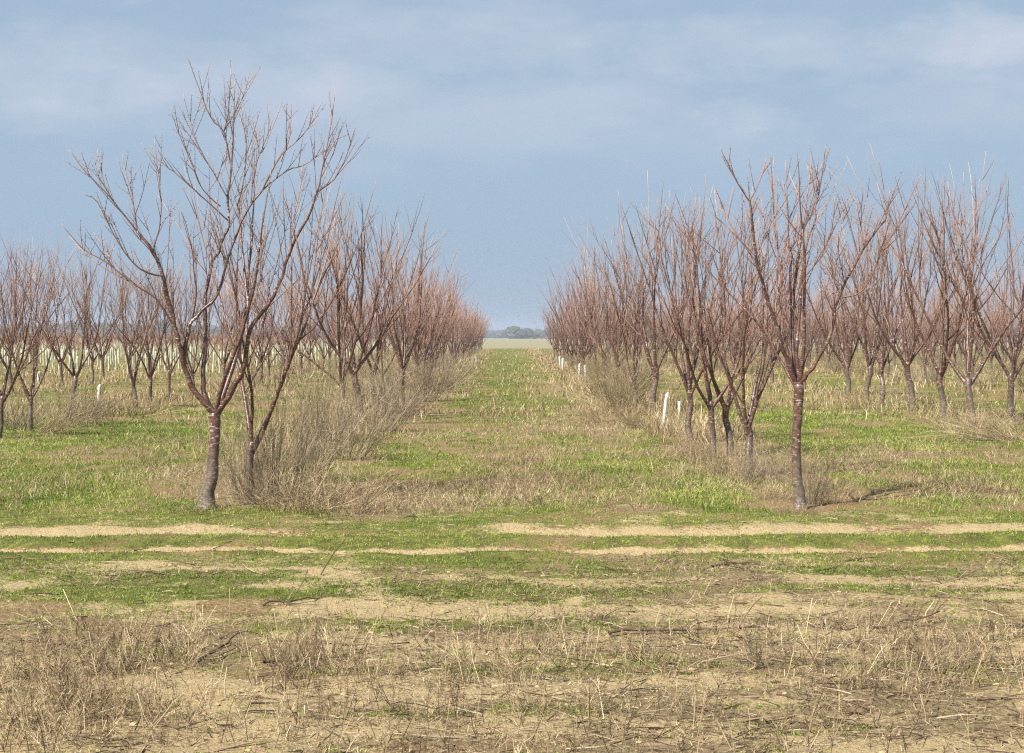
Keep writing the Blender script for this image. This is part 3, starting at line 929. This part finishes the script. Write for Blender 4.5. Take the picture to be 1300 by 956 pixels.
SH = {'grey': [shrub_mesh(501, 1.0, 1.1, 90, 0.12, M['shrub']), shrub_mesh(502, 1.0, 1.1, 80, 0.3, M['shrub']), shrub_mesh(503, 1.0, 1.2, 95, -0.05, M['shrub'])],
      'olive': [shrub_mesh(511, 1.0, 0.9, 110, -0.1, M['shrubolive'], 0.0045), shrub_mesh(512, 1.0, 0.9, 100, 0.05, M['shrubolive'], 0.0045)],
      'low': [shrub_mesh(521, 1.0, 2.2, 110, 0.0, M['weed']), shrub_mesh(522, 1.0, 2.2, 100, 0.2, M['weed'])],
      'pale': [shrub_mesh(531, 1.0, 1.0, 70, 0.9, M['straw'], 0.004), shrub_mesh(532, 1.0, 1.0, 70, -0.9, M['straw'], 0.004)]}


def shrub(px, py, hpx, wpx, kind, v, label, group='dry shrubs among the orchard rows', d=None):
    if d is None: x, d = gp(px, py)
    else: x = (px-CX)/F*d
    H = hpx/F*d; W = wpx/F*d
    o = link('dry_shrub', SH[kind][v % len(SH[kind])], None, (x, d, float(height(x, d))))
    o.scale = (W, W*0.9, H); o.rotation_euler = (0, 0, random.uniform(-.5, .5))
    tag(o, label, 'shrub', group)


shrub(350, 632, 150, 78, 'grey', 0, 'tall grey tangled dry shrub right behind the tall front left tree')
shrub(312, 640, 118, 50, 'grey', 2, 'thin dark-stemmed dry shrub at the foot of the tall front left tree')
shrub(392, 612, 128, 74, 'grey', 1, 'pale dry shrub leaning right, second from the front in the left row')
shrub(368, 646, 50, 90, 'low', 0, 'low dark tangle of dead stems in front of the tall grey shrub')
shrub(420, 648, 62, 110, 'low', 1, 'low spreading grey weed clump at the alley edge on the left')
shrub(445, 585, 95, 80, 'grey', 1, 'dry shrub right of the pale leaning one, left alley edge')
shrub(410, 560, 120, 70, 'grey', 0, 'grey dry shrub under the straight dark trunk on the left')
shrub(487, 548, 78, 70, 'grey', 1, 'leaning pale grey dry shrub after the low-forked left tree')
shrub(512, 530, 78, 60, 'grey', 2, 'round grey dry shrub with dark foot midway along the left row')
shrub(470, 520, 70, 60, 'olive', 0, 'olive dry shrub behind the leaning pale grey shrub')
shrub(540, 510, 62, 50, 'grey', 0, 'grey dry shrub past the dark-footed one in the left row')
shrub(560, 498, 50, 45, 'olive', 1, 'olive dry shrub between two grey ones far along the left row')
shrub(576, 487, 38, 36, 'grey', 1, 'small grey dry shrub farthest along the left alley edge')
shrub(784, 528, 80, 56, 'olive', 0, 'tall olive brown dry shrub left of the low-forking right tree')
shrub(764, 506, 66, 34, 'olive', 1, 'olive brown dry shrub behind the tall one on the right')
shrub(800, 516, 95, 50, 'olive', 1, 'olive brown dry shrub behind the trunk of the low-forking right tree')
shrub(812, 545, 40, 44, 'pale', 1, 'small straw coloured shrub at the foot of the low-forking right tree')
shrub(868, 560, 34, 46, 'pale', 0, 'straw coloured clump beside the two white guard tubes')
shrub(757, 488, 36, 24, 'olive', 0, 'small olive shrub near the farther white guard tubes')
shrub(58, 550, 46, 60, 'pale', 0, 'pale straw shrub leaning right at far left, in front of the thick trunk')
shrub(100, 538, 52, 80, 'grey', 1, 'grey brushy shrub beside the pale straw one, far left')
shrub(150, 528, 34, 70, 'low', 0, 'low dark brush pile under the slim left trees')
shrub(20, 545, 60, 60, 'grey', 2, 'grey dry shrub at the left edge of the view')
shrub(1285, 560, 50, 90, 'pale', 1, 'flattened pale dry shrub at the right edge of the view')
shrub(1262, 556, 44, 80, 'low', 1, 'low grey brush left of the flattened pale shrub at right edge')
shrub(1110, 520, 30, 46, 'low', 0, 'low grey brush at the tree foot left of the pale leaning stake')
shrub(975, 612, 52, 44, 'grey', 2, 'grey twiggy weed clump left of the front right trunk')
shrub(1030, 640, 62, 40, 'grey', 0, 'grey twiggy weed clump right against the front right trunk')
shrub(1056, 640, 50, 44, 'low', 1, 'low dark weed clump just right of the front right tree')
shrub(948, 616, 48, 40, 'grey', 1, 'dry weed clump around the slender leaning right tree')
shrub(905, 588, 36, 50, 'low', 0, 'low straw brush under the dark forked trunks on the right')
shrub(1225, 545, 34, 60, 'low', 0, 'low brush between the pale trunk and the thin short trunk at right')
shrub(272, 650, 15, 60, 'low', 1, 'thin mat of dead stems around the foot of the tall front left trunk')
shrub(1012, 650, 12, 44, 'low', 0, 'thin mat of dead stems around the foot of the front right trunk')
for k_, (qx, qy, lab_) in enumerate(((846, 552, 'low brush around the foot of the leaning white guard tube'), (890, 576, 'low grey brush between the two dark trunks of the right row'),
                                    (768, 536, 'low brush at the alley edge in front of the tall olive shrub'), (985, 634, 'low grey brush on the left of the front right trunk'),
                                    (930, 600, 'low grey brush just left of the slender leaning right tree'))):
    shrub(qx, qy, 30, 46, 'low', k_, lab_)
# distant brush under the far rows
k = 0
for X, y0, y1, st in ((-4.0, 46, 150, 4.2), (4.2, 50, 110, 5.0), (9.0, 60, 150, 6), (15.0, 44, 120, 4.5), (21, 48, 120, 4.5), (-9.3, 48, 110, 7), (26, 62, 130, 6), (32, 80, 130, 7)):
    yy = y0
    while yy < y1:
        x = X+random.gauss(0, 0.35); y = yy+random.gauss(0, 0.6)
        if in_view(x, y):
            kind = random.choice(['grey', 'olive', 'olive']) if X > 0 else random.choice(['grey', 'grey', 'olive'])
            o = link('dry_shrub', SH[kind][k % len(SH[kind])], None, (x, y, float(height(x, y))))
            h = random.uniform(0.4, 0.95); w = random.uniform(0.9, 1.5); o.scale = (w, w, h); o.rotation_euler = (0, 0, random.random()*6.28)
            sd = 'left' if X < 0 else 'right'
            tag(o, 'distant dry shrub under the bare trees far along the %s side' % sd, 'shrub', 'distant dry shrubs along the %s side' % sd)
            k += 1
        yy += st*random.uniform(0.7, 1.3)


# ------------------------------------------------------------------ white guard tubes, stake, fallen branches
def guard_mesh(seed, h, r, notch):
    rng = np.random.default_rng(seed)
    k, m = 12, 6
    V = []; F_ = []
    for wall, rr in ((0, r), (1, r*0.86)):
        for j in range(m+1):
            z = h*j/m
            bulge = 1+0.06*rng.normal()
            for i in range(k):
                a = i*2*math.pi/k
                zz = z
                if j == m and notch and math.cos(a) < -0.1: zz -= notch
                V.append((math.cos(a)*rr*bulge, math.sin(a)*rr*bulge, zz-0.03*(j == 0)))
    n1 = (m+1)*k
    for w in (0, 1):
        for j in range(m):
            for i in range(k):
                i2 = (i+1) % k; a, b, c, d = w*n1+j*k+i, w*n1+j*k+i2, w*n1+(j+1)*k+i2, w*n1+(j+1)*k+i
                F_.append((a, b, c, d) if w == 0 else (d, c, b, a))
    for i in range(k):
        i2 = (i+1) % k; F_.append((m*k+i, m*k+i2, n1+m*k+i2, n1+m*k+i))
    return make_mesh('guard_tube', np.array(V), np.array(F_), M['white'], smooth=True)


def guard(x, y, h, r, lean, label, notch=0.0, seed=1):
    o = link('guard_tube', guard_mesh(seed, h, r, notch), None, (x, y, float(height(x, y))-0.005))
    o.rotation_euler = (random.gauss(0, 0.04), lean, 0)
    tag(o, label, 'tube', 'white guard tubes in the rows')


guard(*gp(841, 547), 0.66, 0.031, 0.12, 'tall white guard tube leaning right, beside a dark trunk right of the alley', 0.03, 1)
guard(3.25, 28.4, 0.40, 0.028, 0.0, 'white guard tube half hidden in straw, right of the leaning one', 0, 2)
guard(*gp(743.5, 484), 0.60, 0.055, -0.03, 'wide-footed white guard tube, nearest of the far ones right of the alley', 0, 3)
guard(*gp(735.5, 479), 0.58, 0.048, 0.02, 'white guard tube in yellow straw just left of the wide-footed one', 0.05, 4)
guard(*gp(714, 470), 0.60, 0.055, 0.05, 'white guard tube second farthest right of the alley', 0, 5)
guard(*gp(711, 467), 0.62, 0.05, -0.04, 'farthest white guard tube right of the alley', 0.04, 6)
guard(*gp(604.5, 462), 0.62, 0.06, 0.05, 'single white guard tube left of the alley near its far end', 0.08, 7)
guard(*gp(125.5, 512), 0.46, 0.045, 0.02, 'short white guard tube with notched top, between left trees', 0.05, 8)
guard(*gp(49, 492), 0.50, 0.045, 0.03, 'white guard tube behind the thick-trunked tree at far left', 0, 9)

mb = MB()
x, y = gp(1131, 498); L = 0.80
mb.tube([(0, 0, -0.03), (0.02, 0, L*0.3), (0.10, 0.01, L*0.65), (0.17, 0.0, L)], [0.016, 0.015, 0.014, 0.012], 7, 0.5)
tag(link('wooden_stake', mb.mesh('wooden_stake', M['stake'], True), None, (x, y, float(height(x, y)))), 'pale thin wooden stake leaning right among the right-hand trees', 'stake')


def branch(p0, p1, up, r, label, seed, twigs=5, tint=0.2):
    rng = np.random.default_rng(seed); mb = MB()
    x0, y0 = gp(*p0); x1, y1 = gp(*p1)
    A = np.array([0, 0, 0.012+r]); B = np.array([x1-x0, y1-y0, up+r])
    n = 7
    P = np.array([A+(B-A)*i/n for i in range(n+1)])+rng.normal(size=(n+1, 3))*0.012*[1, 1, 0.5]
    mb.tube(P, taper(n+1, r, r*0.35), 6, tint, True, 0.2)
    for _ in range(twigs):
        q, tg = along(P, 0.25+0.7*rng.random())
        Q = grow(q, tg+rng.normal(size=3)*[0.6, 0.5, 0.3]+[0, 0, 0.2], rng.uniform(0.08, 0.25), 3, 0.0, 0.15, rng)
        Q[:, 2] = np.maximum(Q[:, 2], 0.01)
        mb.tube(Q, taper(4, r*0.45, r*0.2), 4, tint+0.1)
    o = link('fallen_branch', mb.mesh('fallen_branch', M['stick'], True), None, (x0, y0, float(height(x0, y0))))
    tag(o, label, 'branch', 'fallen branches')


branch((250, 850), (302, 822), 0.05, 0.010, 'thick dark fallen stick propped in the weeds, front left', 1, 3, 0.05)
branch((772, 806), (965, 802), 0.02, 0.009, 'long thin fallen branch lying across bare soil, front right', 2, 6, 0.15)
branch((330, 845), (440, 838), 0.01, 0.008, 'fallen branch lying low behind stubble, front left of centre', 3, 5, 0.15)
branch((1110, 802), (1195, 790), 0.06, 0.007, 'forked fallen branch on the grey weed heap, front right', 4, 7, 0.1)
branch((905, 722), (950, 716), 0.01, 0.010, 'short dark fallen stick below the wheel track, right of centre', 5, 2, 0.05)
branch((330, 768), (410, 762), 0.02, 0.007, 'dark twiggy fallen branch in the middle of the stubble, left of centre', 6, 8, 0.05)
# a thin dead shoot standing by the wheel track
mb = MB(); rng = np.random.default_rng(4)
x, y = gp(405, 731)
P = np.array([(0, 0, -0.02), (0.05, 0, 0.07), (0.10, 0.02, 0.15), (0.16, 0.02, 0.22), (0.21, 0.0, 0.29)])
mb.tube(P, [0.005, 0.0045, 0.004, 0.003, 0.002], 5, 0.15)
for t in (0.4, 0.55, 0.75, 0.9):
    q, tg = along(P, t); mb.tube(grow(q, tg+rng.normal(size=3)*0.5, 0.06, 3, 0, 0.1, rng), [0.0018, 0.0016, 0.0013, 0.001], 3, 0.3)
tag(link('dead_shoot', mb.mesh('dead_shoot', M['stick'], True), None, (x, y, float(height(x, y)))), 'thin dark dead shoot sticking up by the sandy wheel track, left', 'twig')

# ------------------------------------------------------------------ young orchard with white guards, beyond the left rows
M['white'] = plain_noise_mat('old_guard_plastic', (0.30, 0.31, 0.20), (0.56, 0.56, 0.42), 3.0, 0.7)
gm = guard_mesh(30, 0.95, 0.045, 0)
YT = []
for k in range(3):
    rng = np.random.default_rng(600+k); mb = MB()
    S = grow((0, 0, 0), (0, 0, 1), 1.35, 4, 0, 0.03, rng); mb.tube(S, taper(5, 0.02, 0.012), 4, 0.3)
    for i in range(14):
        q, tg = along(S, 0.82+0.17*rng.random()); a = rng.random()*6.28
        shoot(mb, q, (math.cos(a)*0.8, math.sin(a)*0.8, 0.9), rng.uniform(0.4, 0.9), rng, 0.008, 3, False, 0.5, 1)
    YT.append(mb)
YM = [m_.mesh('stem', M['fartwig'], True) for m_ in YT]
spots = []
for X in np.arange(-13, -64, -3.1):
    yy = 64
    while yy < 150:
        x = X+random.gauss(0, 0.08); y = yy+random.gauss(0, 0.15)
        if in_view(x, y) and random.random() > 0.08: spots.append((y, x))
        yy += 1.6 if yy < 100 else 2.4
spots.sort()
mg_, ms_ = MB(), MB()
gv = np.array([v.co[:] for v in gm.vertices]); gf = np.array([p.vertices[:] for p in gm.polygons])
gt = np.concatenate([gf[:, [0, 1, 2]], gf[:, [0, 2, 3]]])
for i, (y, x) in enumerate(spots):
    if i < 120:
        root = link('young_tree', None, None, (x, y, 0)); root.rotation_euler = (random.gauss(0, .03), random.gauss(0, 0.05), random.random()*6); root.scale = (1, 1, random.uniform(.75, 1.1))
        tag(root, 'young twiggy tree in a white trunk guard, far field beyond the left rows', 'tree', 'young guarded trees in the far left field')
        link('guard', gm, root); link('stem', YM[i % 3], root)
    else:
        mg_.add(gv+[x, y, 0], gt, 0.5)
        s_ = YT[i % 3]
        ms_.add(np.concatenate(s_.V)*[1, 1, random.uniform(0.9, 1.15)]+[x, y, 0], np.concatenate(s_.T), np.concatenate(s_.C))
o = tag(link('young_orchard', ms_.mesh('young_orchard', M['fartwig'])), 'far young orchard of reddish twigs over white trunk guards, left', 'orchard', None, 'stuff')
link('guards', mg_.mesh('guards', M['white']), o)
print('young', len(spots))

# ------------------------------------------------------------------ distant woods on the horizon
mb = MB()
for (x0, x1, Y, hh, n) in ((-700, -60, 1500, 17, 1300), (-60, 60, 2100, 13, 500), (30, 700, 1600, 13, 1000), (0, 30, 1500, 13, 60)):
    x = x0+(x1-x0)*R.random(n); y = Y+120*R.random(n)
    env = hh*(0.45+0.9*fbm(x, y*0, 0.02, 95, 3))
    z = env*R.random(n)**0.7*0.8
    r = 2.0+3.0*R.random(n)
    lumps(mb, np.stack([x, y, z], 1), np.stack([r*1.4, r, r*0.9], 1), R.random(n), 0.4)
tag(link('far_woods', mb.mesh('far_woods', M['wood'])), 'dim blue grey line of far woods on the horizon', 'woods', None, 'stuff')

# ------------------------------------------------------------------ haze
DENS = 0.00028
hm = bpy.data.materials.new('air'); hm.use_nodes = True; nt = hm.node_tree
nt.nodes.remove(nt.nodes['Principled BSDF'])
pv = nt.nodes.new('ShaderNodeVolumePrincipled'); pv.inputs['Density'].default_value = DENS
pv.inputs['Color'].default_value = (0.80, 0.88, 1.0, 1); pv.inputs['Anisotropy'].default_value = 0.1
nt.links.new(pv.outputs[0], nt.nodes['Material Output'].inputs['Volume'])
x0, x1, y0, y1, z0, z1 = -2700, 2700, -400, 2700, -1.2, 24
V = np.array([(x, y, z) for z in (z0, z1) for y in (y0, y1) for x in (x0, x1)])
Fq = np.array([(0, 2, 3, 1), (4, 5, 7, 6), (0, 1, 5, 4), (2, 6, 7, 3), (0, 4, 6, 2), (1, 3, 7, 5)])
hz = link('haze', make_mesh('haze', V, Fq, hm)); tag(hz, 'thin blue air over the orchard', 'haze', None, 'stuff')

# ------------------------------------------------------------------ sky and sun
SUN_EL, SUN_AZ = math.radians(46), math.radians(222)   # azimuth clockwise from +Y: behind the viewer, to the left
w = bpy.data.worlds.new('World'); scene.world = w; w.use_nodes = True; nt = w.node_tree
bg = nt.nodes['Background']
sky = nt.nodes.new('ShaderNodeTexSky'); sky.sky_type = 'NISHITA'; sky.sun_disc = False
sky.sun_elevation = SUN_EL; sky.sun_rotation = SUN_AZ; sky.air_density = 1.0; sky.dust_density = 0.6; sky.ozone_density = 2.0
tc = nt.nodes.new('ShaderNodeTexCoord')
sep = nt.nodes.new('ShaderNodeSeparateXYZ'); nt.links.new(tc.outputs['Generated'], sep.inputs[0])


def wn(scale_vec, sc, det, rough, loc=(0, 0, 0)):
    mp = nt.nodes.new('ShaderNodeMapping'); mp.inputs['Scale'].default_value = scale_vec; mp.inputs['Location'].default_value = loc
    nt.links.new(tc.outputs['Generated'], mp.inputs['Vector'])
    n = nt.nodes.new('ShaderNodeTexNoise'); n.inputs['Scale'].default_value = sc; n.inputs['Detail'].default_value = det; n.inputs['Roughness'].default_value = rough
    nt.links.new(mp.outputs[0], n.inputs['Vector']); return n.outputs['Fac']


def mrange(v, a, b, c=0.0, d=1.0):
    m_ = nt.nodes.new('ShaderNodeMapRange'); m_.interpolation_type = 'SMOOTHSTEP'
    for n_, q in (('From Min', a), ('From Max', b), ('To Min', c), ('To Max', d)): m_.inputs[n_].default_value = q
    nt.links.new(v, m_.inputs['Value']); return m_.outputs['Result']


def wm(op, a, b):
    m_ = nt.nodes.new('ShaderNodeMath'); m_.operation = op
    for i, q in enumerate((a, b)):
        if isinstance(q, (int, float)): m_.inputs[i].default_value = q
        else: nt.links.new(q, m_.inputs[i])
    return m_.outputs[0]


# the thin blue-grey cloud veil that darkens the low sky, and pale soft clouds above it
veil = mix(nt, mrange(sep.outputs['Z'], 0.0, 0.12), (3.0, 3.95, 5.3), (3.25, 4.4, 5.75))
pale = (4.7, 5.35, 6.55)
base = mix(nt, mrange(sep.outputs['Z'], 0.22, 0.5, 0.93, 0.25), sky.outputs[0], veil)
c1 = mrange(wn((1, 1, 3.2), 3.6, 5, 0.55, (0.3, 0.1, 0.2)), 0.38, 0.62)
c2 = mrange(wn((1, 1, 2.6), 9.0, 5, 0.6, (1.3, 0.7, 2.2)), 0.50, 0.72)
hgt = mrange(sep.outputs['Z'], 0.07, 0.17)
cf = wm('MULTIPLY', wm('MINIMUM', wm('ADD', wm('MULTIPLY', c1, 0.9), wm('MULTIPLY', c2, 0.45)), 1.0), hgt)
edge = wn((1, 1, 2.0), 26.0, 5, 0.6, (4.1, 2.2, 0.4))
puffs = None
for bx, by, rx, rz, k in ((965, 152, 70, 26, .75), (455, 108, 80, 34, .6), (1255, 50, 110, 45, .9), (940, 60, 230, 40, .6), (600, 60, 260, 40, .45), (40, 95, 120, 70, .45), (210, 110, 110, 40, .35)):
    dx = wm('DIVIDE', wm('SUBTRACT', wm('DIVIDE', sep.outputs['X'], sep.outputs['Y']), (bx-CX)/F), rx/F)
    dz = wm('DIVIDE', wm('SUBTRACT', wm('DIVIDE', sep.outputs['Z'], sep.outputs['Y']), (HY-by)/F), rz/F)
    q = wm('ADD', wm('MULTIPLY', dx, dx), wm('MULTIPLY', dz, dz))
    q = wm('ADD', q, wm('MULTIPLY', wm('SUBTRACT', edge, 0.5), 3.5))
    q = mrange(q, -0.3, 1.5, k, 0.0)
    q = wm('MULTIPLY', q, wm('GREATER_THAN', sep.outputs['Y'], 0.1))
    puffs = q if puffs is None else wm('MAXIMUM', puffs, q)
colr = mix(nt, wm('MULTIPLY', cf, 0.9), base, pale)
colr = mix(nt, wm('MULTIPLY', puffs, 0.6), colr, (5.6, 6.05, 6.95))
nt.links.new(colr, bg.inputs['Color']); bg.inputs['Strength'].default_value = 0.0595

L = bpy.data.lights.new('sun', 'SUN'); L.energy = 4.9; L.angle = math.radians(0.6); L.color = (1.0, 0.955, 0.88)
so = bpy.data.objects.new('sun', L); COL.objects.link(so)
dirv = Vector((math.sin(SUN_AZ)*math.cos(SUN_EL), math.cos(SUN_AZ)*math.cos(SUN_EL), math.sin(SUN_EL)))
so.rotation_euler = dirv.to_track_quat('Z', 'Y').to_euler(); so.location = (-20, -20, 30)

# ------------------------------------------------------------------ camera
cam = bpy.data.cameras.new('camera'); cam.sensor_width = 36; cam.lens = F/1300*36
cam.shift_y = -(478-HY)/1300; cam.shift_x = (650-CX)/1300
cam.clip_start = 0.1; cam.clip_end = 8000
co = bpy.data.objects.new('camera', cam); COL.objects.link(co)
co.location = (0, 0, EYE); co.rotation_euler = (math.radians(90), 0, 0)
scene.camera = co
scene.view_settings.view_transform = 'Standard'; scene.view_settings.look = 'None'
scene.view_settings.exposure = 0.93; scene.view_settings.gamma = 1
scene.cycles.max_bounces = 5; scene.cycles.volume_bounces = 0
scene.cycles.filter_width = 1.15; scene.cycles.use_denoising = False; scene.cycles.denoiser = 'OPENIMAGEDENOISE'; scene.cycles.denoising_input_passes = 'RGB_ALBEDO_NORMAL'
scene.cycles.use_adaptive_sampling = True; scene.cycles.adaptive_threshold = 0.004
